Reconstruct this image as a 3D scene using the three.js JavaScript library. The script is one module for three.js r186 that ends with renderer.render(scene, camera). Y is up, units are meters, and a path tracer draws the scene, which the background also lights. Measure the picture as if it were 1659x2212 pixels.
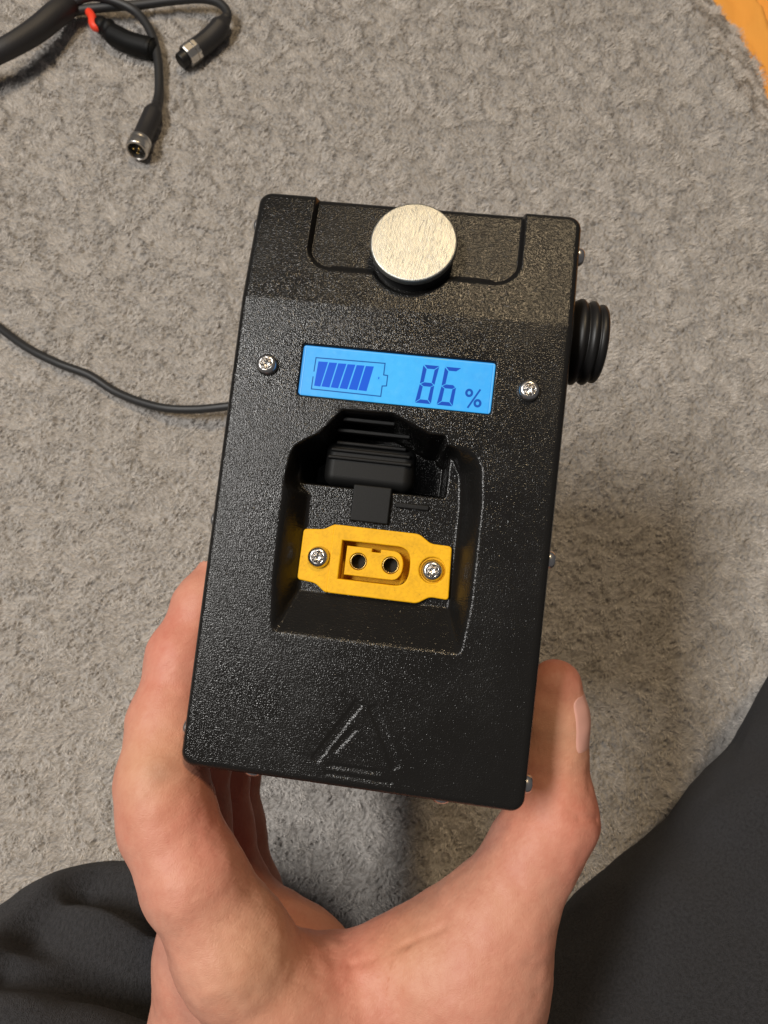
import * as THREE from 'three';
import { RoundedBoxGeometry } from 'three/addons/geometries/RoundedBoxGeometry.js';
import { mergeGeometries } from 'three/addons/utils/BufferGeometryUtils.js';
import { RectAreaLightUniformsLib } from 'three/addons/lights/RectAreaLightUniformsLib.js';
import { createNoise2D, createNoise3D } from 'simplex-noise';

// ---------------------------------------------------------------- camera, light, exposure
const scene = new THREE.Scene();
const TILT = 15 * Math.PI / 180, EYE = 0.36, cT = Math.cos(TILT), sT = Math.sin(TILT);
const camera = new THREE.PerspectiveCamera(71.51, 768 / 1024, 0.01, 20);
camera.up.set(0, sT, -cT);
camera.position.set(0, EYE, 0);
camera.lookAt(0, EYE - cT, -sT);
camera.focus = 0.158;
camera.userData.fStop = 42;
scene.add(camera);

const renderer = new THREE.WebGLRenderer({ antialias: true });
renderer.setSize(768, 1024);
renderer.toneMapping = THREE.LinearToneMapping;
renderer.toneMappingExposure = 0.645;
renderer.shadowMap.enabled = true;
RectAreaLightUniformsLib.init();

scene.background = new THREE.Color(0.155, 0.151, 0.155);      // the dim room around
function areaLight(name, color, intensity, w, h, pos, target) {
  const l = new THREE.RectAreaLight(color, intensity, w, h);
  l.name = name; l.position.set(...pos); scene.add(l); l.lookAt(...target);
  return l;
}
// warm ceiling lamp beyond the blanket, whiter long light above on the left
areaLight('ceiling_lamp', new THREE.Color(1.0, 0.76, 0.46), 150, 0.2, 0.2, [0.25, 1.7, -0.86], [0, 0.1, -0.05]);
areaLight('room_light', new THREE.Color(1.0, 0.975, 0.935), 72, 0.52, 0.2, [-0.61, 1.25, -0.06], [0, 0.1, 0]);

// ---------------------------------------------------------------- helpers
function mulberry(a) { return () => { a |= 0; a = a + 0x6D2B79F5 | 0; let t = Math.imul(a ^ a >>> 15, 1 | a); t = t + Math.imul(t ^ t >>> 7, 61 | t) ^ t; return ((t ^ t >>> 14) >>> 0) / 4294967296; }; }
const rnd = mulberry(7);
const n2 = createNoise2D(mulberry(11)), n3 = createNoise3D(mulberry(23));
const clamp = (x, a = 0, b = 1) => Math.min(b, Math.max(a, x));
const sstep = (a, b, x) => { const t = clamp((x - a) / (b - a)); return t * t * (3 - 2 * t); };
const V = (x, y, z) => new THREE.Vector3(x, y, z);
const MM = 0.001, S = EYE / 0.29;
// a point of the place, in millimetres, from where it is sighted (1659 x 2212 picture) and how far off it lies
const FOC = 1536, CX = 829.5, CY = 1106;
const camToWorld = (x, y, z) => V(x, EYE * 1000 + y * sT + z * cT, -y * cT + z * sT);
const sight = (px, py, d) => camToWorld((px - CX) / FOC * d, -(py - CY) / FOC * d, -d);
function onFloor(px, py, h = 0) {
  const r = sight(px, py, 1).sub(V(0, EYE * 1000, 0));
  const t = (EYE * 1000 - h) / -r.y;
  return V(0, EYE * 1000, 0).addScaledVector(r, t);
}
function mesh(name, geo, mat, parent) {
  const m = new THREE.Mesh(geo, mat); m.name = name; m.castShadow = m.receiveShadow = true;
  if (parent) parent.add(m);
  return m;
}
function thing(name, label, category) {
  const g = new THREE.Group(); g.name = name; g.userData = { label, category }; scene.add(g); return g;
}
function merged(list) {
  const a = list.map((g) => { const q = g.index ? g.toNonIndexed() : g.clone(); for (const k of Object.keys(q.attributes)) if (!['position', 'normal', 'uv'].includes(k)) q.deleteAttribute(k); return q; });
  return mergeGeometries(a);
}
// tileable gradient noise on a period of n cells
function tileNoise(seed) {
  const r = mulberry(seed), T = new Float32Array(65536 * 2);
  for (let i = 0; i < 65536; i++) { const a = r() * 6.2832; T[2 * i] = Math.cos(a); T[2 * i + 1] = Math.sin(a); }
  const g = (ix, iy, n, dx, dy) => { const k = (((iy % n + n) % n) * n + ((ix % n + n) % n)) & 65535; return T[2 * k] * dx + T[2 * k + 1] * dy; };
  const f = (t) => t * t * t * (t * (t * 6 - 15) + 10);
  return (u, v, n) => {
    const x = u * n, y = v * n, ix = Math.floor(x), iy = Math.floor(y), fx = x - ix, fy = y - iy, a = f(fx), b = f(fy);
    const p = g(ix, iy, n, fx, fy), q = g(ix + 1, iy, n, fx - 1, fy), s = g(ix, iy + 1, n, fx, fy - 1), t = g(ix + 1, iy + 1, n, fx - 1, fy - 1);
    return (p + (q - p) * a) * (1 - b) + (s + (t - s) * a) * b;
  };
}
function dataTex(size, fn, srgb = false, gray = true) {
  const d = new Uint8Array(size * size * 4);
  for (let j = 0; j < size; j++) for (let i = 0; i < size; i++) {
    const c = fn((i + .5) / size, (j + .5) / size), k = (j * size + i) * 4;
    if (gray) d[k] = d[k + 1] = d[k + 2] = clamp(c) * 255; else { d[k] = clamp(c[0]) * 255; d[k + 1] = clamp(c[1]) * 255; d[k + 2] = clamp(c[2]) * 255; }
    d[k + 3] = 255;
  }
  const t = new THREE.DataTexture(d, size, size); t.wrapS = t.wrapT = THREE.RepeatWrapping; t.magFilter = THREE.LinearFilter; t.minFilter = THREE.LinearMipmapLinearFilter; t.generateMipmaps = true;
  if (srgb) t.colorSpace = THREE.SRGBColorSpace;
  t.needsUpdate = true; return t;
}
const tn = tileNoise(5), tn2 = tileNoise(9);

// ---------------------------------------------------------------- materials
const plasticBump = dataTex(1024, (u, v) => {
  const a = tn(u + v, v, 76), b = tn2(u, v, 150), c = tn(u, v, 250);
  return .5 + .62 * (.55 * Math.abs(a) * 1.6 - .3 + .5 * b + .22 * c);
});
const fineBump = dataTex(512, (u, v) => .5 + .5 * tn(u, v, 60) + .3 * tn2(u, v, 128));
const skinBump = dataTex(1024, (u, v) => .5 + .55 * Math.abs(tn(u, v, 70)) - .2 + .4 * Math.abs(tn2(u + v, v, 120)) + .2 * tn(u, v, 200));
const clothBump = dataTex(1024, (u, v) => .5 + .3 * tn(u, v, 128) + .3 * tn2(u, v, 250) + .25 * tn(u, v, 40));
const yellowTone = dataTex(512, (u, v) => { const t = .93 + .16 * tn(u, v, 9) + .12 * tn2(u, v, 40), k = Math.abs(tn2(u, v, 22)) < .012 ? .72 : 1; return [t * k, t * k * .99, t * k]; }, false, false);
const weave = dataTex(512, (u, v) => { const t = .78 + .5 * tn(u, v, 40) + .55 * tn2(u, v, 110) + .35 * tn(v, u, 200); return [t, t, t * 1.02]; }, false, false);
const wear = dataTex(1024, (u, v) => .78 + .5 * tn(u, v, 5) + .35 * tn2(u, v, 13) + .2 * tn(v, u, 60));
wear.repeat.set(.29, .29);
const M = {
  plastic: new THREE.MeshPhysicalMaterial({ color: new THREE.Color(.0095, .009, .0085), roughness: .27, roughnessMap: wear, specularIntensity: .55, bumpMap: plasticBump, bumpScale: .00011 }),
  smoothBlack: new THREE.MeshPhysicalMaterial({ color: new THREE.Color(.004, .004, .004), roughness: .55, specularIntensity: .45, bumpMap: fineBump, bumpScale: .00002 }),
  rubber: new THREE.MeshPhysicalMaterial({ color: new THREE.Color(.008, .0075, .0075), roughness: .45, specularIntensity: .8 }),
  hole: new THREE.MeshStandardMaterial({ color: new THREE.Color(.006, .005, .004), roughness: .8 }),
  yellow: new THREE.MeshPhysicalMaterial({ color: new THREE.Color(.82, .44, .004), map: yellowTone, roughness: .6, specularIntensity: .6, bumpMap: fineBump, bumpScale: .000015 }),
  steel: new THREE.MeshPhysicalMaterial({ color: new THREE.Color(.62, .6, .58), metalness: 1, roughness: .27 }),
  nickel: new THREE.MeshPhysicalMaterial({ color: new THREE.Color(.66, .63, .58), metalness: 1, roughness: .32 }),
  gold: new THREE.MeshPhysicalMaterial({ color: new THREE.Color(.62, .42, .13), metalness: 1, roughness: .3 }),
  cable: new THREE.MeshPhysicalMaterial({ color: new THREE.Color(.02, .02, .021), roughness: .5 }),
  heatshrink: new THREE.MeshPhysicalMaterial({ color: new THREE.Color(.017, .016, .017), roughness: .55, bumpMap: fineBump, bumpScale: .00005 }),
  redWire: new THREE.MeshPhysicalMaterial({ color: new THREE.Color(.9, .06, .025), roughness: .45 }),
  skin: new THREE.MeshPhysicalMaterial({ color: 0xffffff, vertexColors: true, roughness: .52, specularIntensity: .7, bumpMap: skinBump, bumpScale: .00008, sheen: .25, sheenRoughness: .6, sheenColor: new THREE.Color(.9, .5, .38) }),
  nail: new THREE.MeshPhysicalMaterial({ color: new THREE.Color(.62, .33, .27), roughness: .38 }),
  trousers: new THREE.MeshPhysicalMaterial({ color: new THREE.Color(.034, .034, .038), map: weave, roughness: .95, bumpMap: clothBump, bumpScale: .0009, sheen: .35, sheenRoughness: .6, sheenColor: new THREE.Color(.22, .22, .24) }),
  orange: new THREE.MeshPhysicalMaterial({ color: new THREE.Color(.82, .36, .06), roughness: .9, bumpMap: clothBump, bumpScale: .0003 }),
  fleece: new THREE.MeshPhysicalMaterial({ color: 0xffffff, vertexColors: true, roughness: .97, specularIntensity: .2, sheen: .5, sheenRoughness: .7, sheenColor: new THREE.Color(.3, .28, .26) }),
  fibre: new THREE.MeshPhysicalMaterial({ color: 0xffffff, roughness: .9, specularIntensity: .25, side: THREE.DoubleSide }),
};

// ---------------------------------------------------------------- blanket (setting) and the orange cloth
const ridgeA = onFloor(1515, 87), ridgeB = onFloor(1680, 382);
const rdx = ridgeB.x - ridgeA.x, rdz = ridgeB.z - ridgeA.z, rl = Math.hypot(rdx, rdz);
const ridgeSide = (x, z) => ((z - ridgeA.z) * -rdx + (x - ridgeA.x) * rdz) / rl - 8 + 2.5 * n2(z / 60, 3.3) + .8 * n2(z / 21, 8);
function blanketForm(x, z) {                                   // the lie of the blanket, millimetres
  const s = ridgeSide(x, z);
  let h = 2.2 * n2(x / 110 + 3, z / 110) + .9 * n2(x / 42, z / 42 + 9);
  h += 6.5 * Math.exp(-(((s + 12) / 17) ** 2));
  h -= 22 * sstep(-8, 44, s) + 16 * sstep(38, 60, s);
  return h;
}
const hash = (i, j, k) => { let h = Math.imul(i, 374761393) ^ Math.imul(j, 668265263) ^ Math.imul(k, 2246822519); h = Math.imul(h ^ h >>> 13, 1274126177); return ((h ^ h >>> 16) >>> 0) / 4294967296; };
function curls(x, z) {                                         // 0 in the gap between two curls of the pile, 1 well inside one
  const ix = Math.floor(x), iz = Math.floor(z); let a = 9, b = 9;
  for (let j = -1; j < 2; j++) for (let i = -1; i < 2; i++) { const d = Math.hypot(ix + i + hash(ix + i, iz + j, 1) - x, iz + j + hash(ix + i, iz + j, 2) - z); if (d < a) { b = a; a = d; } else if (d < b) b = d; }
  return b - a;
}
function pile(x, z) {                                          // clumps and parted tracks of the pile
  const wx = x + 2.6 * n2(x / 11, z / 11) + 1.2 * n2(x / 3.8, z / 3.8 + 40), wz = z + 2.6 * n2(x / 11 + 70, z / 11) + 1.2 * n2(x / 3.8 + 20, z / 3.8);
  const a = n2(wx / 6.4, wz / 9.6), m = sstep(-.45, .5, n2(x / 18 + 5, z / 18)), m2 = sstep(-.7, .5, n2(x / 9 + 55, z / 9));
  let h = -2.0 * Math.exp(-((a / .11) ** 2)) * (.15 + .85 * m);
  h -= 2.1 * (1 - sstep(0, .3, curls(wx / 2.7, wz / 3.5))) * (.25 + .75 * m2);
  h += .35 * n2(wx / 1.9, wz / 2.6) + .2 * n2(x / .9, z / 1.1) + .45 * n2(x / 19, z / 19 + 4);
  return h;
}
{
  const axis = (lo, hi, a, b, fine) => {                       // fine between a and b, widening outside
    const v = []; let s = fine, x = a; const left = [];
    while (x > lo) { s *= 1.25; x -= s; left.push(x); }
    v.push(...left.reverse()); for (x = a; x < b; x += fine) v.push(x);
    s = fine; while (x < hi) { v.push(x); s *= 1.25; x += s; } v.push(x);
    return v;
  };
  const xs = axis(-1000, 520, -256, 274, .74), zs = axis(-1050, 900, -460, 146, .74), nx = xs.length, nz = zs.length;
  const pos = new Float32Array(nx * nz * 3), col = new Float32Array(nx * nz * 3), idx = [];
  for (let j = 0; j < nz; j++) for (let i = 0; i < nx; i++) {
    const x = xs[i], z = zs[j], k = (j * nx + i) * 3, fine = x > -260 && x < 278 && z > -464 && z < 150;
    pos[k] = x * MM; pos[k + 1] = (blanketForm(x, z) + (fine ? pile(x, z) : 0)) * MM; pos[k + 2] = z * MM;
    const t = 1 + .07 * n2(x / 30, z / 30 + 60) + .06 * n2(x / 1.3, z / 1.3);
    col[k] = .38 * t; col[k + 1] = .357 * t; col[k + 2] = .335 * t;
  }
  for (let j = 0; j < nz - 1; j++) for (let i = 0; i < nx - 1; i++) { const a = j * nx + i, b = a + 1, c = a + nx, d = c + 1; idx.push(a, c, b, b, c, d); }
  const g = new THREE.BufferGeometry();
  g.setAttribute('position', new THREE.BufferAttribute(pos, 3)); g.setAttribute('color', new THREE.BufferAttribute(col, 3)); g.setIndex(idx); g.computeVertexNormals();
  const blanket = thing('blanket', 'grey brown fleece blanket spread flat under the cables and the person', 'blanket');
  blanket.userData.kind = 'structure';
  mesh('fleece', g, M.fleece, blanket);
  // loose fibre tips of the pile
  const fg = new THREE.BufferGeometry();
  const P = [], I = [];
  for (let k = 0; k < 4; k++) { const t = k / 3, w = .5 * (1 - t * .8); P.push(-w, t * .35 + t * t * .35, t, w, t * .35 + t * t * .35, t); }
  for (let k = 0; k < 3; k++) { const a = 2 * k; I.push(a, a + 2, a + 1, a + 1, a + 2, a + 3); }
  fg.setAttribute('position', new THREE.Float32BufferAttribute(P, 3)); fg.setIndex(I); fg.computeVertexNormals();
  const N = 620000, im = new THREE.InstancedMesh(fg, M.fibre, N), m4 = new THREE.Matrix4(), q = new THREE.Quaternion(), e = new THREE.Euler(), c = new THREE.Color();
  for (let k = 0; k < N; k++) {
    let x, z, ph; do { x = -256 + 530 * rnd(); z = -460 + 606 * rnd(); ph = pile(x, z); } while (ph < -.7 && rnd() < .93);
    const y = blanketForm(x, z) + ph - .15;
    const yaw = 3.2 * n2(x / 20, z / 20 + 15) + 1.5 * (rnd() - .5);
    e.set(-.5 * rnd(), yaw, (rnd() - .5) * .8, 'YXZ'); q.setFromEuler(e);
    const L = (1.2 + 1.5 * rnd()) * MM, w = (.2 + .18 * rnd()) * MM;
    m4.compose(V(x * MM, y * MM, z * MM), q, V(w, L, L)); im.setMatrixAt(k, m4);
    const t = .7 + .7 * rnd() - .35 * (rnd() < .12); im.setColorAt(k, c.setRGB(.60 * t, .56 * t, .52 * t));
  }
  im.name = 'pile'; im.userData.kind = 'stuff'; im.castShadow = im.receiveShadow = true; blanket.add(im);
}
{ // orange cloth past the blanket's edge
  const g = new THREE.PlaneGeometry(.372, .496, 150, 200); g.rotateX(-Math.PI / 2);
  const p = g.attributes.position;
  for (let i = 0; i < p.count; i++) {
    const x = p.getX(i) * 1000, z = p.getZ(i) * 1000, s = x * .94 + z * -.26;
    p.setY(i, (2.2 * n2(x / 40, z / 60) + 7 * Math.exp(-(((s + 150 + 4 * n2(z / 37, 1)) / 6) ** 2)) - 7 * Math.exp(-(((s + 138) / 6) ** 2)) + .5 * n2(x / 9, z / 14)) * MM);
  }
  g.computeVertexNormals();
  const uv = g.attributes.uv; for (let i = 0; i < uv.count; i++) uv.setXY(i, uv.getX(i) * 6, uv.getY(i) * 8);
  const o = mesh('orange_cloth', g, M.orange); o.position.set(.41, -.0185, -.447);
  o.userData = { label: 'bright orange cloth showing past the blanket edge in the corner', category: 'cloth' }; scene.add(o);
}

// ---------------------------------------------------------------- the battery box
// box frame: u across, v up the face from its lower edge, n out of the face (millimetres)
const BM = new THREE.Matrix4().makeBasis(
  V(.9907466789, -.1120698044, .0765597606), V(.1170008022, .9911141766, -.0632732268), V(-.0687884460, .0716452921, .9950553260));
const camBasis = new THREE.Matrix4().makeBasis(V(1, 0, 0), V(0, sT, -cT), V(0, cT, sT));
const boxOrigin = camToWorld(-7.8236, -60.1437, -153.8236);
const boxQuat = new THREE.Quaternion().setFromRotationMatrix(camBasis.clone().multiply(BM));
const boxToWorld = (u, v, n) => V(u, v, n).applyQuaternion(boxQuat).add(boxOrigin);
const FOLD = 106.6, TOP = 134.0, TT = Math.tan(8 * Math.PI / 180), HALF = 38, DEEP = 60;
const topPlane = (v) => v > FOLD ? -(v - FOLD) * TT : 0;
function sdPoly(pts, x, y) {                                   // positive inside
  let d = 1e9, s = -1;
  for (let i = 0, j = pts.length - 1; i < pts.length; j = i++) {
    const [ax, ay] = pts[i], [bx, by] = pts[j], ex = bx - ax, ey = by - ay, wx = x - ax, wy = y - ay;
    const t = clamp((wx * ex + wy * ey) / (ex * ex + ey * ey));
    d = Math.min(d, (wx - ex * t) ** 2 + (wy - ey * t) ** 2);
    if ((ay > y) !== (by > y) && x < (bx - ax) * (y - ay) / (by - ay) + ax) s = -s;
  }
  return s * Math.sqrt(d);
}
const pocketLine = [[-21.8, 71.5], [-21, 73.4], [-18.6, 75.2], [-15.8, 76.9], [-11.3, 82.7], [.3, 83], [8.9, 79.3], [12.4, 79.3], [13, 77.2], [17.4, 76.9], [19.9, 75.6], [21.4, 73], [22.3, 65], [22.4, 43], [20.8, 27], [-20.8, 27], [-22.4, 43], [-22.6, 65]];
const cavity = [[-8.6, 44.9], [4.6, 44.9], [7.0, 46.6], [7.6, 49.2], [7.0, 51.9], [4.6, 53.8], [-8.6, 53.8]];
const emblem = [ // engraved bars: from, to, half width
  [-8.1, 5.0, .35, 19.0, 1.1], [-4.2, 7.6, 0.1, 13.4, .8], [3.0, 18.6, 10.0, 5.8, 1.1], [-5.2, 4.7, 6.2, 4.6, .6], [-5.6, 2.9, 9.4, 2.7, .6]];
function faceN(u, v) {
  let n = topPlane(v);
  // lid recess open at the top edge, with a round collar seat
  const du = 24.7 - Math.abs(u - .35), dv = v - 114.7;
  if (du > 0 && dv > 0) {
    let ds = du, w = .55;
    if (du < 6 && dv < 6) { ds = 6 - Math.hypot(6 - du, 6 - dv); w = .55 + 1.5 * clamp((6 - dv) / 6) ** 2; } else if (dv < du) { ds = dv; w = 2.05; }
    n -= 1.75 * sstep(0, w, ds);
  }
  const rk = Math.hypot(u - .35, v - 121.2);
  if (rk < 10.6) n = Math.min(n, topPlane(v) - 1.75 * sstep(10.6, 9.9, rk));
  // pocket round the yellow socket
  if (v > 26 && v < 84 && Math.abs(u) < 23) {
    const d = sdPoly(pocketLine, u, v);
    if (d > 0) {
      const up = sstep(63, 68, v) * sstep(16.5, 13, u), steep = 2.35 + 7 * up, wall = steep * d * d / (d + 2.3 - 1.9 * up);
      const q = clamp((v - 31.2) / 1), rampQ = v < 32.2 ? .4 * q * q : Math.min(7.3, .4 + (v - 32.2) * .78);
      let floor = rampQ + 14 * sstep(65.8, 67.4, v) * sstep(14, 12.6, u) * sstep(-20.5, -19, u);
      const h = clamp(.5 + .5 * (floor - wall) / 1.2); floor = floor * (1 - h) + wall * h - 1.2 * h * (1 - h);
      n -= Math.max(0, floor);
      if (sdPoly(cavity, u, v) > -.5) n = -15;
    }
  }
  // seat of the display
  const dl = Math.min(21.9 - Math.abs(u + .1), 5.95 - Math.abs(v - 90.85)); if (dl > 0) n -= .9 * sstep(0, .3, dl);
  for (const [ax, ay, bx, by, w] of emblem) {
    const ex = bx - ax, ey = by - ay, l = Math.hypot(ex, ey), t = ((u - ax) * ex + (v - ay) * ey) / l, o = Math.abs((u - ax) * ey - (v - ay) * ex) / l;
    const q = Math.min(w - o, Math.min(t, l - t)); if (q > 0) n -= .14 * sstep(0, .35, q);
  }
  return n;
}
const box = thing('battery_box', 'black textured plastic battery box with blue display, held up in the hand', 'battery pack');
box.position.copy(boxOrigin).multiplyScalar(MM); box.quaternion.copy(boxQuat);
{
  const st = .29, nu = Math.round(2 * HALF / st), nv = Math.round(TOP / st), R = 3.2, r = 1.7;
  const pos = [], uv = [], idx = [];
  for (let j = 0; j <= nv; j++) for (let i = 0; i <= nu; i++) {
    let u = -HALF + 2 * HALF * i / nu, v = TOP * j / nv;
    const cu = HALF - R, qx = Math.abs(u) - cu, low = R - v, high = v - (TOP - R), qy = Math.max(low, high);
    let d = Math.min(HALF - Math.abs(u), v, TOP - v);
    if (qx > 0 && qy > 0) {                                      // round corner
      const m = Math.max(qx, qy), l = Math.hypot(qx, qy), k = m / l;
      u = Math.sign(u) * (cu + qx * k); v = low > 0 ? R - low * k : TOP - R + high * k; d = R - m;
    }
    const n = faceN(u, v) - (d < r ? r - Math.sqrt(Math.max(0, r * r - (r - d) ** 2)) : 0);
    pos.push(u * MM, v * MM, n * MM); uv.push(u / 40, v / 40);
  }
  const W = nu + 1;
  for (let j = 0; j < nv; j++) for (let i = 0; i < nu; i++) { const a = j * W + i, b = a + 1, c = a + W, d = c + 1; if ((i + j) & 1) idx.push(a, b, c, b, d, c); else idx.push(a, b, d, a, d, c); }
  const g = new THREE.BufferGeometry();
  g.setAttribute('position', new THREE.Float32BufferAttribute(pos, 3)); g.setAttribute('uv', new THREE.Float32BufferAttribute(uv, 2)); g.setIndex(idx); g.computeVertexNormals();
  // sides and back
  const loop = [];
  for (let i = 0; i <= nu; i++) loop.push(i); for (let j = 1; j <= nv; j++) loop.push(j * W + nu);
  for (let i = nu - 1; i >= 0; i--) loop.push(nv * W + i); for (let j = nv - 1; j > 0; j--) loop.push(j * W);
  const sp = [], su = []; let run = 0;
  for (let k = 0; k < loop.length; k++) {
    const a = loop[k] * 3, b = loop[(k + 1) % loop.length] * 3, A = [pos[a], pos[a + 1], pos[a + 2]], B = [pos[b], pos[b + 1], pos[b + 2]], l = Math.hypot(A[0] - B[0], A[1] - B[1]);
    const z = -DEEP * MM, u0 = run / .04, u1 = (run + l) / .04; run += l;
    sp.push(...A, A[0], A[1], z, ...B, ...B, A[0], A[1], z, B[0], B[1], z); su.push(u0, 0, u0, 1.5, u1, 0, u1, 0, u0, 1.5, u1, 1.5);
    sp.push(A[0], A[1], z, 0, TOP / 2 * MM, z, B[0], B[1], z); su.push(0, 0, 1, 0, 1, 1);
  }
  const sg = new THREE.BufferGeometry(); sg.setAttribute('position', new THREE.Float32BufferAttribute(sp, 3)); sg.setAttribute('uv', new THREE.Float32BufferAttribute(su, 2)); sg.computeVertexNormals();
  mesh('body', merged([g, sg]), M.plastic, box);
}
// button-head screw pointing along +z, standing on z = 0 (millimetres)
function screwHead(r, h) {
  const prof = []; for (let k = 0; k <= 12; k++) { const a = k / 12 * Math.PI / 2; prof.push(new THREE.Vector2(r * (.52 + .48 * Math.cos(a * .99)), h * Math.sin(a))); }
  prof.unshift(new THREE.Vector2(r, -1)); prof.push(new THREE.Vector2(r * .52, h * .25), new THREE.Vector2(r * .2, h * .12), new THREE.Vector2(.001, h * .05));
  const star = [];
  for (const p of prof) star.push(p);
  const g = new THREE.LatheGeometry(star, 36); g.rotateX(Math.PI / 2);
  const p = g.attributes.position;                               // six lobes in the drive
  for (let i = 0; i < p.count; i++) { const x = p.getX(i), y = p.getY(i), q = Math.hypot(x, y); if (q > .15 * r && q < .56 * r) { const k = 1 + .13 * Math.cos(6 * Math.atan2(y, x)); p.setXY(i, x * k, y * k); } }
  p.needsUpdate = true; g.scale(MM, MM, MM); g.computeVertexNormals(); return g;
}
const headA = screwHead(2.5, 1.7), headB = screwHead(2.1, 1.75);
function screw(u, v, n, dir, geo, parent = box) {
  const s = mesh('screw', geo, M.steel, parent); s.position.set(u * MM, v * MM, n * MM);
  s.quaternion.setFromUnitVectors(V(0, 0, 1), V(...dir)); s.rotateZ(u * 1.7 + v); return s;
}
for (const u of [-29.6, 29.4]) screw(u, 91.05, 0, [0, 0, 1], headA);
for (const [v, w] of [[125.2, 126.4], [54.6, 54.9], [5.6, 7.4]]) { screw(38, v, -3.9 + topPlane(v), [1, 0, 0], headB).scale.z = .86; screw(-38, w, -4.6 + topPlane(w), [-1, 0, 0], headB).scale.z = .66; }
for (const u of [-22, 20.2]) screw(u, 0, -4.2, [0, -1, 0], headB).scale.z = .6;
{ // display
  const w = 43.4, h = 11.3, cv = document.createElement('canvas'); cv.width = 1400; cv.height = 364;
  const x = cv.getContext('2d'), X = (a) => a * 1400, Y = (b) => b * 364;
  const gr = x.createLinearGradient(0, 0, 1400, 60); gr.addColorStop(0, 'rgb(88,186,255)'); gr.addColorStop(.5, 'rgb(76,192,255)'); gr.addColorStop(1, 'rgb(70,180,252)');
  x.fillStyle = gr; x.fillRect(0, 0, 1400, 364);
  const rr = mulberry(3); for (let k = 0; k < 500; k++) { x.fillStyle = `rgba(${rr() > .5 ? '150,215,255' : '40,140,235'},.05)`; x.beginPath(); x.arc(rr() * 1400, rr() * 364, 4 + 22 * rr(), 0, 7); x.fill(); }
  x.fillStyle = 'rgba(45,140,225,.5)'; x.fillRect(0, 0, 12, 364); x.fillRect(20, 0, 3, 364); x.fillRect(1380, 0, 4, 364); x.fillRect(0, 0, 1400, 6); x.fillStyle = 'rgba(190,225,255,.35)'; x.fillRect(13, 0, 6, 364); x.fillRect(1386, 0, 6, 364); x.fillRect(0, 8, 1400, 5); x.fillStyle = 'rgba(200,190,90,.35)'; x.fillRect(880, 5, 180, 6);
  x.strokeStyle = 'rgb(16,88,165)'; x.lineWidth = 8; x.lineJoin = 'miter';
  x.beginPath(); x.moveTo(X(.069), Y(.52)); x.lineTo(X(.071), Y(.235)); x.lineTo(X(.434), Y(.215)); x.lineTo(X(.434), Y(.45)); x.lineTo(X(.455), Y(.455)); x.lineTo(X(.455), Y(.665)); x.lineTo(X(.433), Y(.675)); x.lineTo(X(.432), Y(.885)); x.lineTo(X(.067), Y(.875)); x.lineTo(X(.068), Y(.62)); x.stroke();
  x.fillStyle = 'rgb(14,92,222)';
  for (const [a, b, c, d] of [[.086, .1366, .079, .112], [.143, .1847, .118, .16], [.191, .234, .167, .206], [.24, .281, .214, .254], [.288, .329, .262, .306], [.336, .378, .312, .355]]) {
    x.beginPath(); x.moveTo(X(a), Y(.305)); x.lineTo(X(b), Y(.30)); x.lineTo(X(d), Y(.81)); x.lineTo(X(c), Y(.805)); x.fill();
  }
  x.fillRect(X(.408), Y(.5), 7, 16);
  // seven-segment figures on a slant
  const seg = (a0, list) => {
    const pt = (s, t) => [X(a0 + .022 + s * .082 - t * .022), Y(.165 + t * .775)];
    const poly = (q) => { x.beginPath(); q.forEach(([s, t], i) => { const [p, r] = pt(s, t); i ? x.lineTo(p, r) : x.moveTo(p, r); }); x.fill(); };
    const S = { a: [[.06, 0], [1, 0], [.74, .095], [.29, .095]], d: [[.28, .905], [.74, .905], [.98, 1], [.02, 1]], g: [[.1, .505], [.3, .455], [.74, .455], [.9, .505], [.74, .555], [.3, .555]],
      f: [[0, .02], [.26, .115], [.26, .445], [.04, .495]], e: [[.04, .515], [.26, .565], [.26, .885], [0, .985]], b: [[1, .02], [.76, .115], [.76, .445], [.96, .495]], c: [[.96, .515], [.76, .565], [.76, .885], [1, .985]] };
    for (const k of list) poly(S[k]);
  };
  x.fillStyle = 'rgb(18,78,190)'; seg(.611, 'abcdefg'); seg(.723, 'acdefg');
  x.strokeStyle = 'rgb(18,84,180)'; x.lineWidth = 17;
  x.beginPath(); x.ellipse(X(.882), Y(.64), 20, 22, 0, 0, 7); x.stroke(); x.beginPath(); x.ellipse(X(.93), Y(.83), 20, 22, 0, 0, 7); x.stroke();
  x.lineWidth = 13; x.beginPath(); x.moveTo(X(.937), Y(.55)); x.lineTo(X(.882), Y(.94)); x.stroke();
  const t = new THREE.CanvasTexture(cv); t.colorSpace = THREE.SRGBColorSpace; t.flipY = true;
  const lit = new THREE.MeshPhysicalMaterial({ color: new THREE.Color(.006, .012, .02), roughness: .35, specularIntensity: .22, emissive: 0xffffff, emissiveMap: t, emissiveIntensity: 1.5 });
  const s = new THREE.Shape(), a = w / 2, b = h / 2, q = .7;
  s.moveTo(-a + q, -b); s.lineTo(a - q, -b); s.quadraticCurveTo(a, -b, a, -b + q); s.lineTo(a, b - q); s.quadraticCurveTo(a, b, a - q, b); s.lineTo(-a + q, b); s.quadraticCurveTo(-a, b, -a, b - q); s.lineTo(-a, -b + q); s.quadraticCurveTo(-a, -b, -a + q, -b);
  const g = new THREE.ExtrudeGeometry(s, { depth: .8, bevelEnabled: true, bevelSize: .12, bevelThickness: .12, bevelOffset: -.12, bevelSegments: 2, curveSegments: 5 });
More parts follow.
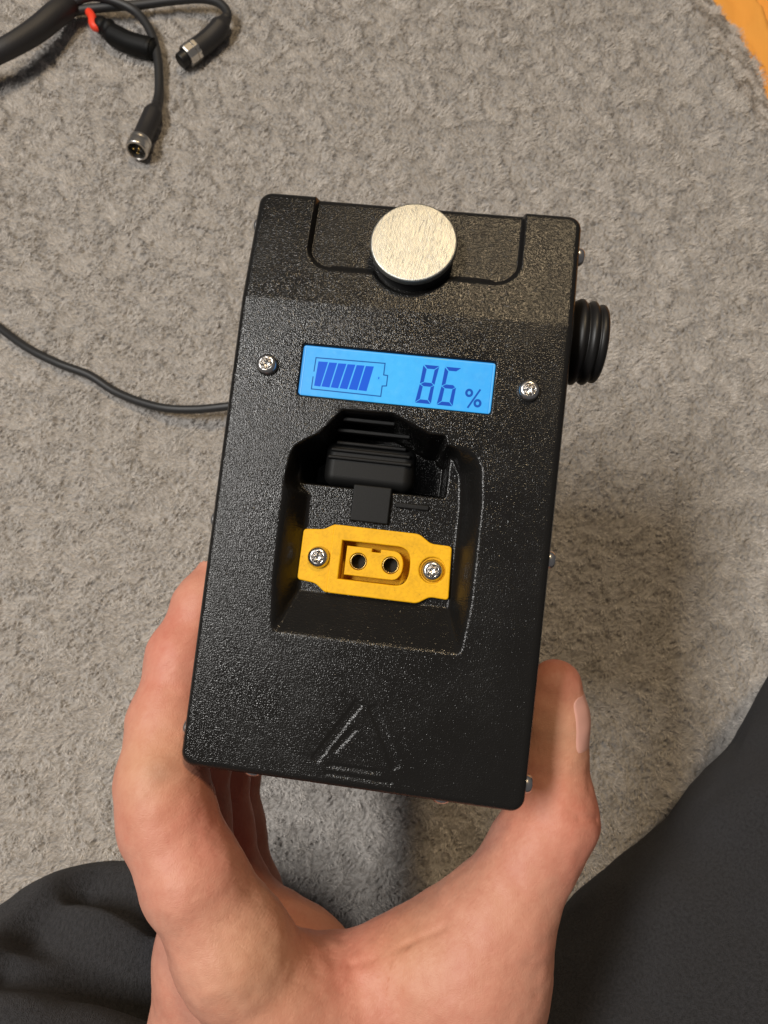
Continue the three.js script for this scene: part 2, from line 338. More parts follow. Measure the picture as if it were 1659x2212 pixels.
  const p = g.attributes.position, uv = g.attributes.uv; for (let i = 0; i < p.count; i++) uv.setXY(i, clamp(p.getX(i) / w + .5, .002, .998), clamp(p.getY(i) / h + .5, .002, .998));
  g.scale(MM, MM, MM);
  const d = mesh('display', g, lit, box); d.position.set(-.1 * MM, 90.85 * MM, -.85 * MM);
  const glow = new THREE.RectAreaLight(new THREE.Color(.1, .45, 1), .35, w * MM, h * MM); glow.name = 'display_glow';
  glow.position.set(-.1 * MM, 90.85 * MM, .5 * MM); glow.rotation.y = Math.PI; box.add(glow);
}
{ // knob: brushed disc on a black collar, square to the sloping top
  const knob = new THREE.Group(); knob.name = 'knob'; knob.position.set(.32 * MM, 121.25 * MM, (topPlane(121.25) - 1.75) * MM); knob.rotation.x = -8 * Math.PI / 180 ; box.add(knob);
  const lathe = (pts) => { const g = new THREE.LatheGeometry(pts.map(([a, b]) => new THREE.Vector2(a * MM, b * MM)), 96); g.rotateX(Math.PI / 2); return g; };
  mesh('collar', lathe([[9.3, -.5], [9.3, 3.2], [9.1, 3.4], [0, 3.4]]), M.cable, knob);
  const cv = document.createElement('canvas'); cv.width = cv.height = 512; const x = cv.getContext('2d'); x.fillStyle = '#808080'; x.fillRect(0, 0, 512, 512);
  const r = mulberry(77);
  for (let k = 0; k < 5200; k++) { const sx = r() * 512, sy = r() * 560 - 30, l = 20 + 190 * r() * r(), an = (r() < .72 ? .1 : -.5) + (r() - .5) * .12, g = r() > .5 ? 255 : 0; x.strokeStyle = `rgba(${g},${g},${g},${.1 + .25 * r()})`; x.lineWidth = .7 + 1.3 * r(); x.beginPath(); x.moveTo(sx, sy); x.lineTo(sx - l * Math.sin(an), sy + l * Math.cos(an)); x.stroke(); }
  const bt = new THREE.CanvasTexture(cv);
  const alu = new THREE.MeshPhysicalMaterial({ color: new THREE.Color(.48, .475, .43), metalness: 1, roughness: .46, bumpMap: bt, bumpScale: .00009 });
  const g = lathe([[9.3, 3.45], [9.72, 3.6], [9.8, 3.9], [9.8, 5.0], [9.65, 5.3], [9.3, 5.45], [6, 5.45], [3, 5.45], [0, 5.45]]);
  const p = g.attributes.position, uv = g.attributes.uv; for (let i = 0; i < p.count; i++) uv.setXY(i, p.getX(i) / .0195 + .5, p.getY(i) / .0195 + .5);
  mesh('cap', g, alu, knob);
}
{ // yellow socket in the pocket
  const sock = new THREE.Group(); sock.name = 'power_socket'; sock.position.set(0, 49.15 * MM, 0); box.add(sock);
  const sh = (pts) => { const s = new THREE.Shape(); pts.forEach(([a, b], i) => i ? s.lineTo(a, b) : s.moveTo(a, b)); return s; };
  const rnd2 = (pts, q) => {                                      // polygon with rounded corners
    const s = new THREE.Shape(), n = pts.length;
    for (let i = 0; i < n; i++) {
      const A = pts[(i + n - 1) % n], B = pts[i], C = pts[(i + 1) % n], la = Math.hypot(A[0] - B[0], A[1] - B[1]), lc = Math.hypot(C[0] - B[0], C[1] - B[1]), qa = Math.min(q, la * .45) / la, qc = Math.min(q, lc * .45) / lc;
      const p = [B[0] + (A[0] - B[0]) * qa, B[1] + (A[1] - B[1]) * qa], r = [B[0] + (C[0] - B[0]) * qc, B[1] + (C[1] - B[1]) * qc];
      i ? s.lineTo(...p) : s.moveTo(...p); s.quadraticCurveTo(B[0], B[1], r[0], r[1]);
    }
    s.closePath(); return s;
  };
  const ext = (s, front, depth, bevel = .3) => { const g = new THREE.ExtrudeGeometry(s, { depth: depth - 2 * bevel, bevelEnabled: bevel > 0, bevelSize: bevel, bevelOffset: -bevel, bevelThickness: bevel, bevelSegments: 3, curveSegments: 24 }); g.translate(0, 0, front - depth + bevel); const t = g.attributes.uv; for (let i = 0; i < t.count; i++) t.setXY(i, t.getX(i) / 30, t.getY(i) / 30); g.scale(MM, MM, MM); return g; };
  const dHole = (l, b, r0, r1) => { const s = new THREE.Path(); s.moveTo(l, -b); s.lineTo(r0, -b); s.bezierCurveTo(r1, -b, r1 + .3, -b * .5, r1 + .3, 0); s.bezierCurveTo(r1 + .3, b * .5, r1, b, r0, b); s.lineTo(l, b); s.closePath(); return s; };
  const main = rnd2([[-10.9, -7.9], [10.1, -7.9], [12.9, -6.1], [17.15, -6.3], [16.6, 5.9], [11.8, 6.0], [8.9, 7.9], [-10.9, 7.9]], .9);
  main.holes.push(dHole(-8.5, 4.45, 4.3, 7.3));
  const lobe = rnd2([[-18, -5.7], [-13.7, -6.1], [-11.3, -7.9], [-10.4, -7.9], [-10.4, 7.9], [-10.9, 7.9], [-13.2, 6.5], [-17.9, 6.1]], .9);
  const c2 = new THREE.Path(); c2.absarc(12.75, 0, 3.0, 0, Math.PI * 2); main.holes.push(c2);
  mesh('flange', merged([ext(main, -6, 5), ext(lobe, -6.45, 2.2)]), M.yellow, sock);
  const cup = new THREE.CylinderGeometry(3.2, 3.2, 1, 32); cup.rotateX(Math.PI / 2); cup.translate(12.75, 0, -7.35);
  const backing = new THREE.BoxGeometry(19, 11, 1); backing.translate(-.5, 0, -12.6);
  const ring = new THREE.Shape(); { const d = dHole(-8.5, 4.45, 4.3, 7.3); d.getPoints(20).forEach((p, i) => { const k = 1.12; i ? ring.lineTo(p.x * k, p.y * k) : ring.moveTo(p.x * k, p.y * k); }); } ring.holes.push(dHole(-8.5, 4.45, 4.3, 7.3));
  cup.scale(MM, MM, MM); backing.scale(MM, MM, MM);
  mesh('housing', merged([cup, backing, ext(ring, -9.5, 3.4, 0)]), M.yellow, sock);
  const plug = new THREE.Shape(); plug.moveTo(-7.35, -3.35); plug.lineTo(3.5, -3.35); plug.bezierCurveTo(5.4, -3.3, 6, -1.6, 6, 0); plug.bezierCurveTo(6, 1.6, 5.4, 3.3, 3.5, 3.35);
  plug.lineTo(.55, 3.35); plug.lineTo(.55, 2.55); plug.lineTo(-1.5, 2.55); plug.lineTo(-1.5, 3.35); plug.lineTo(-7.35, 3.35); plug.closePath();
  for (const u of [-4.35, 3.15]) { const c = new THREE.Path(); c.absarc(u, 0, 2.0, 0, Math.PI * 2); plug.holes.push(c); }
  mesh('insert', ext(plug, -6.7, 5.2, .2), M.yellow, sock);
  for (const u of [-4.35, 3.15]) {
    const g = new THREE.LatheGeometry([[1.95, -6], [1.95, -.5], [1.75, -.25], [1.6, -.5], [1.6, -5.4], [0.01, -5.4]].map(([a, b]) => new THREE.Vector2(a * MM, b * MM)), 40); g.rotateX(Math.PI / 2);
    const c = mesh('contact', g, M.gold, sock); c.position.set(u * MM, 0, -6.7 * MM);
    const b = new THREE.CircleGeometry(1.62 * MM, 24); mesh('bore', b, M.hole, c).position.z = -3.2 * MM;
  }
  const hd = screwHead(2.6, 1.8);
  screw(-13.6, -.05, -6.4, [0, 0, 1], hd, sock); screw(12.75, -.05, -6.85, [0, 0, 1], hd, sock);
}
{ // catch above the socket: ribbed ledges, ribbed thumb piece and its stem
  const add = (list, w, h, d, u, v, n, r, tilt = 0) => { const g = new RoundedBoxGeometry(w, h, d, 3, r); g.rotateX(tilt); g.translate(u, v, n); g.scale(MM, MM, MM); list.push(g); };
  for (const [w, u, v, n] of [[12, -5.4, 81.2, -4.2], [17, -4.2, 78.9, -6.2]]) { const l = []; add(l, w, .9, 2.4, u, v, n, .25); mesh('rib', l[0], M.smoothBlack, box); }
  const tab = []; add(tab, 21.4, 10.8, 7.5, -4.6, 71.6, -11.6, 2.6); const catchPiece = mesh('catch', tab[0], M.smoothBlack, box);
  for (const [v, w] of [[76.3, 16.6], [74.6, 18.8], [72.8, 19.8]]) { const l = []; add(l, w, .95, 1.4, -4.6, v, -7.9, .4); mesh('rib', l[0], M.smoothBlack, catchPiece); }
  const stem = []; add(stem, 9, 8.6, 2, -3, 62.6, -7.2, .4); mesh('catch_stem', stem[0], M.smoothBlack, box);
  const bar = []; add(bar, 8, 1.4, 1.6, 6.5, 63.2, -7.6, .4); mesh('catch_pin', bar[0], M.smoothBlack, box);
}
{ // ribbed rubber button boot on the right side
  const pr = [[8.6, -1], [8.8, .8], [9.6, 2], [10.2, 3.2], [10.2, 4.2], [9.5, 5], [9.2, 5.4], [9.7, 6], [10, 6.8], [9.8, 7.6], [9.1, 8.2], [9.0, 8.5], [9.3, 9], [9.3, 9.8], [8.8, 10.5], [7.6, 11], [5, 11.3], [0, 11.4]];
  const sp = new THREE.SplineCurve(pr.map(([a, b]) => new THREE.Vector2(a * MM, b * MM))).getPoints(90); sp[sp.length - 1].x = 0;
  const g = new THREE.LatheGeometry(sp, 72); g.rotateZ(-Math.PI / 2);
  const b = mesh('button_boot', g, M.rubber, box); b.scale.x = .87; b.position.set(38 * MM, 108.2 * MM, -16 * MM);
}

// ---------------------------------------------------------------- cables on the blanket
const ground = (px, py, lift) => { const p = onFloor(px, py, lift * S); p.y = blanketForm(p.x, p.z) + lift * S; return p; };
function tube(pts, rad, seg = 80, closed = true) {              // pts: Vector3 in mm, rad: number or t => mm
  const c = new THREE.CatmullRomCurve3(pts.map((p) => p.clone().multiplyScalar(MM)), false, 'centripetal');
  const g = new THREE.TubeGeometry(c, seg, 1 * MM, 14, false);
  const R = typeof rad === 'number' ? () => rad * S : (t) => rad(t) * S, p = g.attributes.position;
  for (let i = 0; i <= seg; i++) { const o = c.getPointAt(i / seg); for (let k = 0; k <= 14; k++) { const j = i * 15 + k; const r = R(i / seg); p.setXYZ(j, o.x + (p.getX(j) - o.x) * r, o.y + (p.getY(j) - o.y) * r, o.z + (p.getZ(j) - o.z) * r); } }
  g.computeVertexNormals();
  const list = [g];
  if (closed) for (const t of [0, 1]) { const s = new THREE.SphereGeometry(R(t) * MM, 14, 8); const o = c.getPointAt(t); s.scale(.98, .98, .98); s.translate(o.x, o.y, o.z); list.push(s); }
  return merged(list);
}
// lathe along an axis from a to b; profile [radius, distance] in mm
function turned(profile, a, b, seg = 32, facets = 0) {
  const g = new THREE.LatheGeometry(profile.map(([r, d]) => new THREE.Vector2(r * S * MM, d * S * MM)), facets || seg);
  const q = new THREE.Quaternion().setFromUnitVectors(V(0, 1, 0), b.clone().sub(a).normalize());
  g.applyQuaternion(q); g.translate(a.x * MM, a.y * MM, a.z * MM);
  return facets ? (() => { const k = g.toNonIndexed(); k.computeVertexNormals(); return k; })() : g;
}
function recentre(group, at) { const o = at.clone().multiplyScalar(MM); group.position.copy(o); for (const m of group.children) m.position.sub(o); }
{
  const h = thing('cable_harness', 'black cable harness forking into two leads with silver nut plugs on blanket', 'cable harness');
  mesh('sleeve', tube([ground(-160, 172, 12), ground(-60, 135, 15), ground(15, 100, 16), ground(78, 62, 14), ground(125, 32, 11), ground(158, 12, 8)], (t) => 5.0 - .9 * Math.sin(t * 5.2 + .5) * t + (t > .93 ? -1.2 * (t - .93) / .07 : 0)), M.heatshrink, h);
  mesh('lead', tube([ground(120, 36, 8), ground(158, 12, 9), ground(200, -2, 10), ground(245, 3, 9.5), ground(290, 22, 8), ground(322, 62, 6.5), ground(338, 110, 5), ground(343, 160, 4), ground(341, 205, 4), ground(334, 232, 5)], 2.2, 120), M.cable, h);
  mesh('lead', tube([ground(120, 44, 7), ground(165, 30, 6), ground(230, 20, 6), ground(300, 8, 6.5), ground(380, -4, 7), ground(440, -8, 8), ground(474, 2, 8.5), ground(490, 22, 8), ground(486, 46, 7)], 2.2, 120), M.cable, h);
  const plug = (pts, r, tipDir, kind) => {
    const c = pts.map((p) => ground(...p)), n = c.length;
    mesh('plug_body', tube(c, (t) => r * (t < .25 ? .55 + .45 * sstep(0, .25, t) : 1)), M.heatshrink, h);
    const a = c[n - 1], dir = a.clone().sub(c[n - 2]).normalize(), b = a.clone().add(dir);
    const nut = mesh('nut', turned([[3, -1.2], [5.0, -1.0], [5.2, -.6], [5.2, 1], [4.7, 1.4], [5.25, 1.8], [5.25, 5.6], [4.9, 6.2], [4.1, 6.3], [4.1, kind ? 3 : 5]], a, b, 32, kind ? 0 : 10), M.nickel, h);
    if (kind) {
      mesh('insert', turned([[4.1, 3.6], [0, 3.6]], a, b), M.hole, h);
      const side = V(0, 1, 0).cross(dir).normalize(), up = dir.clone().cross(side);
      for (const [x, y] of [[-1.4, .6], [1.3, .9], [0, -1.5]]) { const q = a.clone().addScaledVector(side, x * S).addScaledVector(up, y * S); mesh('pin', turned([[.5, 3], [.5, 5.6], [.3, 6], [0, 6]], q, q.clone().add(dir), 10), M.gold, h); }
    } else mesh('insert', turned([[3.7, 5], [3.7, 9.6], [3.3, 10.2], [2.4, 10.4], [0, 10.4]], a, b), M.rubber, h);
  };
  plug([[338, 226, 5], [328, 252, 5.5], [316, 282, 6], [305, 312, 7]], 4.5, 0, true);
  plug([[487, 34, 7.5], [470, 60, 6.5], [445, 84, 6], [420, 104, 6]], 5.0, 0, false);
  recentre(h, ground(250, 150, 0));
}
{
  const h = thing('wire_plug', 'short black plug with bright red wire, lying under the curved lead', 'plug');
  mesh('wire', tube([ground(196, 34, 6), ground(202, 44, 7), ground(203, 56, 7), ground(208, 63, 6.5), ground(222, 62, 6)], 2.1, 40), M.redWire, h);
  mesh('body', merged([tube([ground(222, 60, 5.5), ground(240, 68, 5.5), ground(252, 74, 5)], (t) => 4.2 - .5 * Math.sin(t * 9)), tube([ground(246, 78, 4.6), ground(280, 92, 5), ground(322, 104, 5)], 5.2, 40, true)]), M.smoothBlack, h);
  mesh('mouth', turned([[5.2, 0], [4.2, .2], [4.2, -3], [0, -3]], ground(330, 106.5, 5), ground(345, 111, 5)), M.hole, h);
  recentre(h, ground(270, 90, 0));
}
{
  const c = mesh('charging_cable', tube([ground(-90, 625, 2.4), ground(-40, 675, 2.4), ground(0, 708, 2.4), ground(60, 752, 2.6), ground(130, 788, 2.4), ground(195, 812, 2.6), ground(245, 843, 3), ground(300, 866, 4), ground(355, 879, 6), ground(420, 881, 8), ground(480, 878, 9), ground(560, 872, 9), ground(640, 880, 6)], 1.85, 200), M.cable);
  c.userData = { label: 'thin black cable running over the blanket from the left behind the box', category: 'cable' };
  const at = ground(240, 840, 0).multiplyScalar(MM); c.geometry.translate(-at.x, -at.y, -at.z); c.position.copy(at); scene.add(c);
}

// ---------------------------------------------------------------- the person: hand and trouser legs, meshed from distance fields
function surfaceNets(f, lo, hi, cell) {
  const nx = Math.ceil((hi.x - lo.x) / cell) + 1, ny = Math.ceil((hi.y - lo.y) / cell) + 1, nz = Math.ceil((hi.z - lo.z) / cell) + 1;
  const F = new Float32Array(nx * ny * nz), at = (i, j, k) => (k * ny + j) * nx + i;
  for (let k = 0; k < nz; k++) for (let j = 0; j < ny; j++) for (let i = 0; i < nx; i++) F[at(i, j, k)] = f(lo.x + i * cell, lo.y + j * cell, lo.z + k * cell);
  const id = new Int32Array(nx * ny * nz).fill(-1), pos = [], idx = [], E = [[0, 1], [2, 3], [4, 5], [6, 7], [0, 2], [1, 3], [4, 6], [5, 7], [0, 4], [1, 5], [2, 6], [3, 7]];
  for (let k = 0; k < nz - 1; k++) for (let j = 0; j < ny - 1; j++) for (let i = 0; i < nx - 1; i++) {
    const v = []; let m = 0;
    for (let c = 0; c < 8; c++) { const w = F[at(i + (c & 1), j + (c >> 1 & 1), k + (c >> 2))]; v.push(w); if (w < 0) m |= 1 << c; }
    if (m === 0 || m === 255) continue;
    let x = 0, y = 0, z = 0, n = 0;
    for (const [a, b] of E) { if ((v[a] < 0) === (v[b] < 0)) continue; const t = v[a] / (v[a] - v[b]); x += (a & 1) + ((b & 1) - (a & 1)) * t; y += (a >> 1 & 1) + ((b >> 1 & 1) - (a >> 1 & 1)) * t; z += (a >> 2) + ((b >> 2) - (a >> 2)) * t; n++; }
    id[at(i, j, k)] = pos.length / 3; pos.push(lo.x + (i + x / n) * cell, lo.y + (j + y / n) * cell, lo.z + (k + z / n) * cell);
  }
  for (let k = 1; k < nz - 1; k++) for (let j = 1; j < ny - 1; j++) for (let i = 1; i < nx - 1; i++) {
    const s = F[at(i, j, k)] < 0;
    const quad = (a, b, c, d, flip) => { if (a < 0 || b < 0 || c < 0 || d < 0) return; flip ? idx.push(a, c, b, b, c, d) : idx.push(a, b, c, b, d, c); };
    if (s !== F[at(i + 1, j, k)] < 0) quad(id[at(i, j - 1, k - 1)], id[at(i, j, k - 1)], id[at(i, j - 1, k)], id[at(i, j, k)], !s);
    if (s !== F[at(i, j + 1, k)] < 0) quad(id[at(i - 1, j, k - 1)], id[at(i, j, k - 1)], id[at(i - 1, j, k)], id[at(i, j, k)], s);
    if (s !== F[at(i, j, k + 1)] < 0) quad(id[at(i - 1, j - 1, k)], id[at(i, j - 1, k)], id[at(i - 1, j, k)], id[at(i, j, k)], !s);
  }
  const nor = new Float32Array(pos.length), h = cell * .35, p = new Float32Array(pos.length), uv = new Float32Array(pos.length / 3 * 2);
  for (let q = 0; q < pos.length; q += 3) {
    const x = pos[q], y = pos[q + 1], z = pos[q + 2];
    const gx = f(x + h, y, z) - f(x - h, y, z), gy = f(x, y + h, z) - f(x, y - h, z), gz = f(x, y, z + h) - f(x, y, z - h), l = Math.hypot(gx, gy, gz) || 1;
    nor[q] = gx / l; nor[q + 1] = gy / l; nor[q + 2] = gz / l; p[q] = x * MM; p[q + 1] = y * MM; p[q + 2] = z * MM;
    uv[q / 3 * 2] = (x + y * .37) / 40; uv[q / 3 * 2 + 1] = (z - y * .61) / 40;
  }
  const g = new THREE.BufferGeometry();
  g.setAttribute('position', new THREE.BufferAttribute(p, 3)); g.setAttribute('normal', new THREE.BufferAttribute(nor, 3)); g.setAttribute('uv', new THREE.BufferAttribute(uv, 2)); g.setIndex(idx);
  return g;
}
function refine(g, f) {                                         // each triangle into four, laid back on the surface of f
  const P = Array.from(g.attributes.position.array), src = g.index.array, idx = [], mid = new Map();
  const m = (a, b) => { const k = a < b ? a * 4194304 + b : b * 4194304 + a; let v = mid.get(k); if (v === undefined) { v = P.length / 3; for (let c = 0; c < 3; c++) P.push((P[3 * a + c] + P[3 * b + c]) / 2); mid.set(k, v); } return v; };
  for (let i = 0; i < src.length; i += 3) { const a = src[i], b = src[i + 1], c = src[i + 2], ab = m(a, b), bc = m(b, c), ca = m(c, a); idx.push(a, ab, ca, ab, b, bc, ca, bc, c, ab, bc, ca); }
  const n = P.length / 3, pos = new Float32Array(P.length), nor = new Float32Array(P.length), uv = new Float32Array(n * 2), h = .3;
  for (let q = 0; q < P.length; q += 3) {
    let x = P[q] * 1000, y = P[q + 1] * 1000, z = P[q + 2] * 1000;
    const v = f(x, y, z), gx = f(x + h, y, z) - v, gy = f(x, y + h, z) - v, gz = f(x, y, z + h) - v, l = Math.hypot(gx, gy, gz) || 1, s = clamp(v, -.6, .6);
    x -= gx / l * s; y -= gy / l * s; z -= gz / l * s;
    nor[q] = gx / l; nor[q + 1] = gy / l; nor[q + 2] = gz / l; pos[q] = x * MM; pos[q + 1] = y * MM; pos[q + 2] = z * MM;
    uv[q / 3 * 2] = (x + y * .37) / 40; uv[q / 3 * 2 + 1] = (z - y * .61) / 40;
  }
  const o = new THREE.BufferGeometry();
  o.setAttribute('position', new THREE.BufferAttribute(pos, 3)); o.setAttribute('normal', new THREE.BufferAttribute(nor, 3)); o.setAttribute('uv', new THREE.BufferAttribute(uv, 2)); o.setIndex(idx);
  return o;
}
const smin = (a, b, k) => { const h = Math.max(k - Math.abs(a - b), 0) / k; return Math.min(a, b) - h * h * k * .25; };
function bone(a, ra, b, rb) {                                   // tapered capsule
  const ex = b.x - a.x, ey = b.y - a.y, ez = b.z - a.z, l2 = ex * ex + ey * ey + ez * ez;
  return (x, y, z) => { const px = x - a.x, py = y - a.y, pz = z - a.z, t = clamp((px * ex + py * ey + pz * ez) / l2), dx = px - ex * t, dy = py - ey * t, dz = pz - ez * t; return Math.sqrt(dx * dx + dy * dy + dz * dz) - (ra + (rb - ra) * t); };
}
function chain(list, k) {                                       // [[px, py, depth, radius], ...]
  const P = list.map(([x, y, d]) => sight(x, y, d)), B = []; for (let i = 0; i < list.length - 1; i++) B.push(bone(P[i], list[i][3], P[i + 1], list[i + 1][3]));
  const box = new THREE.Box3().setFromPoints(P).expandByScalar(20);
  return (x, y, z) => { const ox = Math.max(box.min.x - x, 0, x - box.max.x), oy = Math.max(box.min.y - y, 0, y - box.max.y), oz = Math.max(box.min.z - z, 0, z - box.max.z); if (ox + oy + oz > 14) return ox + oy + oz; let d = B[0](x, y, z); for (let i = 1; i < B.length; i++) d = smin(d, B[i](x, y, z), k); return d; };
}
const hit = (px, py, f) => { const o = V(0, EYE * 1000, 0), r = sight(px, py, 1).sub(o).normalize(); let t = 60; for (let i = 0; i < 160; i++) { const d = f(o.x + r.x * t, o.y + r.y * t, o.z + r.z * t); if (d < .05) break; t += d * .7; } return o.addScaledVector(r, t); };
const person = thing('person', 'seated person in dark grey trousers, bare left hand gripping the black box', 'person');
{
  const index = chain([[470, 1246, 186, 5.8], [440, 1310, 182, 7.1], [394, 1425, 177, 8.0], [362, 1560, 172, 8.7], [352, 1690, 166, 9.7], [362, 1775, 164, 10.0], [420, 1900, 161, 10.8], [505, 2050, 161, 11.8]], 5);
  const middle = chain([[500, 1330, 200, 6.5], [455, 1480, 196, 8], [425, 1640, 192, 8.6], [412, 1770, 189, 9.6], [430, 1900, 188, 10.5], [448, 2090, 187, 12]], 5);
  const ring = chain([[510, 1380, 218, 6.5], [480, 1520, 214, 8], [470, 1660, 211, 8.4], [474, 1790, 209, 9.2], [500, 1920, 208, 10], [535, 2070, 207, 11.5]], 5);
  const little = chain([[530, 1500, 236, 6], [510, 1660, 232, 7], [515, 1790, 228, 7.6], [545, 1930, 226, 8.5], [590, 2060, 224, 10]], 5);
  const thumb = chain([[1200, 1484, 178, 6.7], [1195, 1560, 178, 7.5], [1190, 1660, 178, 8.0], [1193, 1770, 176, 10.0], [1148, 1850, 174, 9.8], [1076, 1985, 171, 11.6]], 6);
  const palm = chain([[505, 2050, 161, 11.8], [640, 2260, 167, 15], [780, 2420, 178, 20]], 12);
  const palm2 = chain([[448, 2080, 187, 12.5], [452, 2250, 189, 13.8], [640, 2440, 194, 21]], 10);
  const palm3 = chain([[535, 2050, 207, 12], [640, 2240, 204, 17], [780, 2460, 200, 22]], 12);
  const palm4 = chain([[590, 2050, 224, 10.5], [690, 2250, 220, 15], [820, 2470, 206, 20]], 12);
  const pad = chain([[585, 1990, 205, 9], [650, 2090, 200, 12], [720, 2220, 190, 18]], 12);
  const thenar = chain([[1076, 1985, 171, 12], [1020, 2110, 172, 15.5], [925, 2290, 180, 22], [830, 2460, 192, 24]], 12);
  const web = chain([[600, 2150, 168, 10], [690, 2150, 171, 7.5], [800, 2130, 173, 7.5], [920, 2085, 172, 9], [1010, 2060, 172, 12]], 14);
  const web2 = chain([[640, 2260, 172, 15], [780, 2270, 176, 17], [920, 2240, 177, 18]], 16);
  const arm = chain([[790, 2440, 188, 24], [800, 2700, 200, 26], [760, 3100, 225, 31]], 14);
  const creases = [[[1252, 1768], [1290, 1772]], [[880, 2040], [960, 2005]], [[760, 2085], [880, 2040]]];
  let lines = [];
  const parts = [index, middle, ring, little, thumb];
  const raw = (x, y, z) => {
    let P = palm(x, y, z); for (const q of [palm2, palm3, palm4, pad, thenar, web, web2, arm]) P = smin(P, q(x, y, z), 9);
    if (P > 40) { let m = P; for (const q of parts) m = Math.min(m, q(x, y, z)); return m; }
    let d = 1e9; for (const q of parts) d = smin(d, smin(P, q(x, y, z), 7), .7);
    return d;
  };
  lines = creases.map(([a, b]) => bone(hit(...a, raw), 0, hit(...b, raw), 0));
  const hand = (x, y, z) => {
    let d = raw(x, y, z);
    if (Math.abs(d) < 3) { for (const l of lines) { const e = l(x, y, z); if (e < 4) d += .26 * Math.exp(-((e / .9) ** 2)); } d += .25 * n3(x / 17, y / 17, z / 17) + .12 * n3(x / 6, y / 6, z / 6); }
    return d;
  };
  const lo = V(-82, 90, 24 - 60), hi = V(66, 242, 178);
  let skin = null;
  const g = refine(surfaceNets(hand, lo, hi, 1.25), (skin = (x, y, z) => {
    let d = hand(x, y, z);
    const w = x + 1.5 * n3(x / 5, y / 5, z / 5), e = Math.abs(n3(w / 2.1, y / 2.6, z / 2.1)), f = Math.abs(n3(x / 4.2 + 9, y / 3.1, z / 4.2));
    return d + .018 * Math.exp(-((e / .14) ** 2)) + .022 * Math.exp(-((f / .1) ** 2));
  }));
  // skin tone: redder knuckles, tips and creases, paler over bone
  const p = g.attributes.position, c = new Float32Array(p.count * 3);
  const red = [[1206, 1450, 178, 13], [1250, 1770, 176, 14], [400, 1440, 178, 17], [380, 1560, 172, 12], [430, 1760, 160, 13], [1200, 1720, 170, 13], [300, 1740, 165, 10], [640, 2010, 180, 16], [800, 2070, 172, 16], [470, 1800, 200, 22]].map(([x, y, d, r]) => [sight(x, y, d), r]);
  const pale = [[340, 1650, 160, 12], [1215, 1600, 170, 14], [590, 2080, 150, 14], [880, 2060, 165, 10]].map(([x, y, d, r]) => [sight(x, y, d), r]);
  const q = V(0, 0, 0), mole = hit(345, 1668, raw);
  for (let i = 0; i < p.count; i++) {
    q.fromBufferAttribute(p, i).multiplyScalar(1000);
    let r = 0, w = 0; for (const [s, e] of red) r = Math.max(r, Math.exp(-q.distanceToSquared(s) / (e * e))); for (const [s, e] of pale) w = Math.max(w, Math.exp(-q.distanceToSquared(s) / (e * e)));
    const m = .018 * n3(q.x / 14, q.y / 14, q.z / 14) + .012 * n3(q.x / 4, q.y / 4, q.z / 4) + .014 * n3(q.x / 1.3, q.y / 1.3, q.z / 1.3), k = Math.exp(-q.distanceToSquared(mole) / 7) * .22;
    c[3 * i] = (.53 + m) * (1 - k); c[3 * i + 1] = (.243 + m * 1.1 - .05 * r + .035 * w) * (1 - k); c[3 * i + 2] = (.17 + m * .8 - .032 * r + .005 * w) * (1 - k);
  }
  g.setAttribute('color', new THREE.BufferAttribute(c, 3));
  const hm = mesh('hand', g, M.skin, person);
  // thumbnail, laid on the skin
  const rows = 26, cols = 16, P = [], I = [], A = sight(1203, 1490, 178), B = sight(1200, 1612, 178), ax = B.clone().sub(A).normalize();
  const toR = sight(1300, 1550, 178).sub(sight(1200, 1550, 178)).normalize(), out = ax.clone().cross(toR).normalize(); if (out.y < 0) out.negate();
  for (let j = 0; j <= rows; j++) for (let i = 0; i <= cols; i++) {
    const t = j / rows, s = i / cols * 2 - 1, wide = .86 * Math.sqrt(Math.max(0, 1 - ((t < .16 ? (.16 - t) / .16 : t > .82 ? (t - .82) / .25 : 0) ** 2)));
    const an = .52 + s * wide * .95, dir = toR.clone().multiplyScalar(Math.cos(an)).addScaledVector(out, Math.sin(an)), o = A.clone().lerp(B, t);
    let d = 12; const x = o.clone(); for (let k = 0; k < 60; k++) { x.copy(o).addScaledVector(dir, d); const e = hand(x.x, x.y, x.z); d -= e * .8; if (Math.abs(e) < .02) break; }
    const edge = Math.min(1 - Math.abs(s), t * 2.2 + .1, (1 - t) * 2.2); x.copy(o).addScaledVector(dir, d + (edge < .12 ? -.5 + edge * 4.4 : .03));
    P.push(x.x * MM, x.y * MM, x.z * MM);
  }
  for (let j = 0; j < rows; j++) for (let i = 0; i < cols; i++) { const a = j * (cols + 1) + i, b = a + 1, cc = a + cols + 1, d = cc + 1; I.push(a, b, cc, b, d, cc); }
  const ng = new THREE.BufferGeometry(); ng.setAttribute('position', new THREE.Float32BufferAttribute(P, 3)); ng.setIndex(I); ng.computeVertexNormals();
  M.nail.side = THREE.DoubleSide; mesh('thumbnail', ng, M.nail, hm);
}
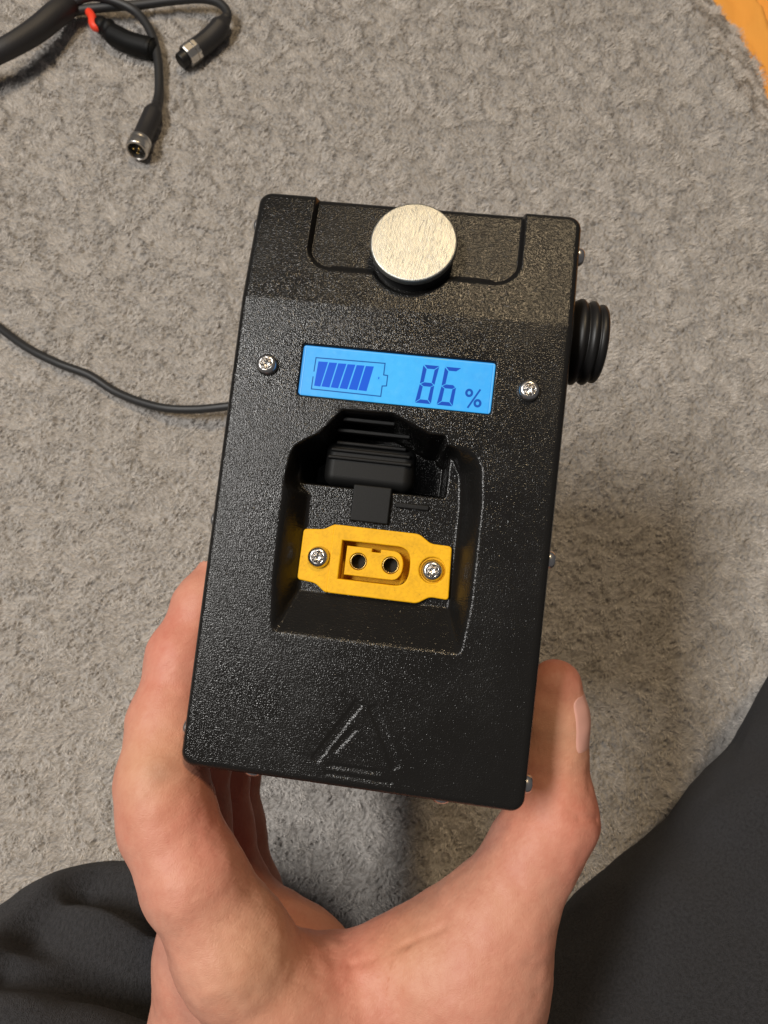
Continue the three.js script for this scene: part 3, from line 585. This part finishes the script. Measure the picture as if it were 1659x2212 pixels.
{
  const legs = {
    right: [bone(V(527.6, 81.9, -262), 77.0, V(229.5, 75.0, 31.0), 74.5), bone(V(229.5, 75.0, 31.0), 74.5, V(120.4, 72.0, 139.0), 74.5), bone(V(120.4, 72.0, 139.0), 74.5, V(-37.2, 74.5, 310.4), 81.9)],
    left: [bone(V(-96.8, 62.1, 139.0), 74.5, V(-285.5, 72.0, 322.8), 84.4), bone(V(-96.8, 62.1, 139.0), 72.0, V(49.7, 57.1, 235.9), 67.0), bone(V(49.7, 49.7, 223.5), 59.6, V(198.6, 74.5, 372.4), 74.5)],
  };
  const folds = { left: [[[190, 1906], [350, 1972], 6.5, 12], [[70, 1992], [350, 2110], 8, 14], [[0, 2096], [350, 2116], 6, 11], [[150, 2160], [340, 2200], 9, 4]], right: [[[1400, 2130], [1640, 1960], 12, 3], [[1560, 1900], [1659, 1800], 9, 2]] };
  for (const side of ['left', 'right']) {
    const L = legs[side], base = (x, y, z) => { let d = L[0](x, y, z); for (let i = 1; i < L.length; i++) d = smin(d, L[i](x, y, z), 26); return d; };
    const fl = folds[side].map(([a, b, w, h]) => {                 // each fold is a furrow cut straight into the cloth along a curved line
      const o = hit((a[0] + b[0]) / 2, (a[1] + b[1]) / 2 - 14, base), g = V(base(o.x + 1, o.y, o.z) - base(o.x - 1, o.y, o.z), base(o.x, o.y + 1, o.z) - base(o.x, o.y - 1, o.z), base(o.x, o.y, o.z + 1) - base(o.x, o.y, o.z - 1)).normalize();
      const flat = (q) => q.addScaledVector(g, -g.dot(q.clone().sub(o))), p = flat(hit(...a, base)), q = flat(hit(...b, base)), A = bone(p, 0, o, 0), B = bone(o, 0, q, 0);
      return [(x, y, z) => { const k = g.x * (x - o.x) + g.y * (y - o.y) + g.z * (z - o.z), X = x - g.x * k, Y = y - g.y * k, Z = z - g.z * k; return Math.min(A(X, Y, Z), B(X, Y, Z)); }, w, h];
    });
    const f = (x, y, z) => {
      let d = base(x, y, z);
      if (Math.abs(d) < 30) {
        for (const [a, w, h] of fl) { const e = a(x, y, z); d += h * Math.exp(-((e / w) ** 2)) - h * .15 * Math.exp(-(((e - w * 2.6) / (w * 1.3)) ** 2)); }
        d += 1.6 * n3(x / 46, y / 46, z / 46) + .6 * n3(x / 18, y / 18, z / 18);
      }
      return d;
    };
    const g = side === 'left' ? surfaceNets(f, V(-385, -25, 20), V(248, 186, 410), 2.1) : surfaceNets(f, V(-112, -25, -300), V(584, 186, 400), 3);
    const pp = g.attributes.position, tv = g.attributes.uv;        // cloth runs along and round each leg
    for (let i = 0; i < pp.count; i++) {
      const x = pp.getX(i) * 1000, y = pp.getY(i) * 1000, z = pp.getZ(i) * 1000;
      if (side === 'left') tv.setXY(i, x / 40, Math.atan2(z - 150, y - 55) * 72 / 40); else tv.setXY(i, (x * -.745 + z * .667) / 40, Math.atan2(x * .667 + z * .745 - 184, y - 70) * 74 / 40);
    }
    const m = mesh('trouser_leg', g, M.trousers, person);
    m.userData.label = side === 'left' ? 'trouser leg with deep folds at the lower left' : 'smooth trouser leg at the lower right';
  }
  const at = V(0, 0, 200).multiplyScalar(MM); person.position.copy(at); for (const m of person.children) m.position.sub(at);
}

renderer.render(scene, camera);
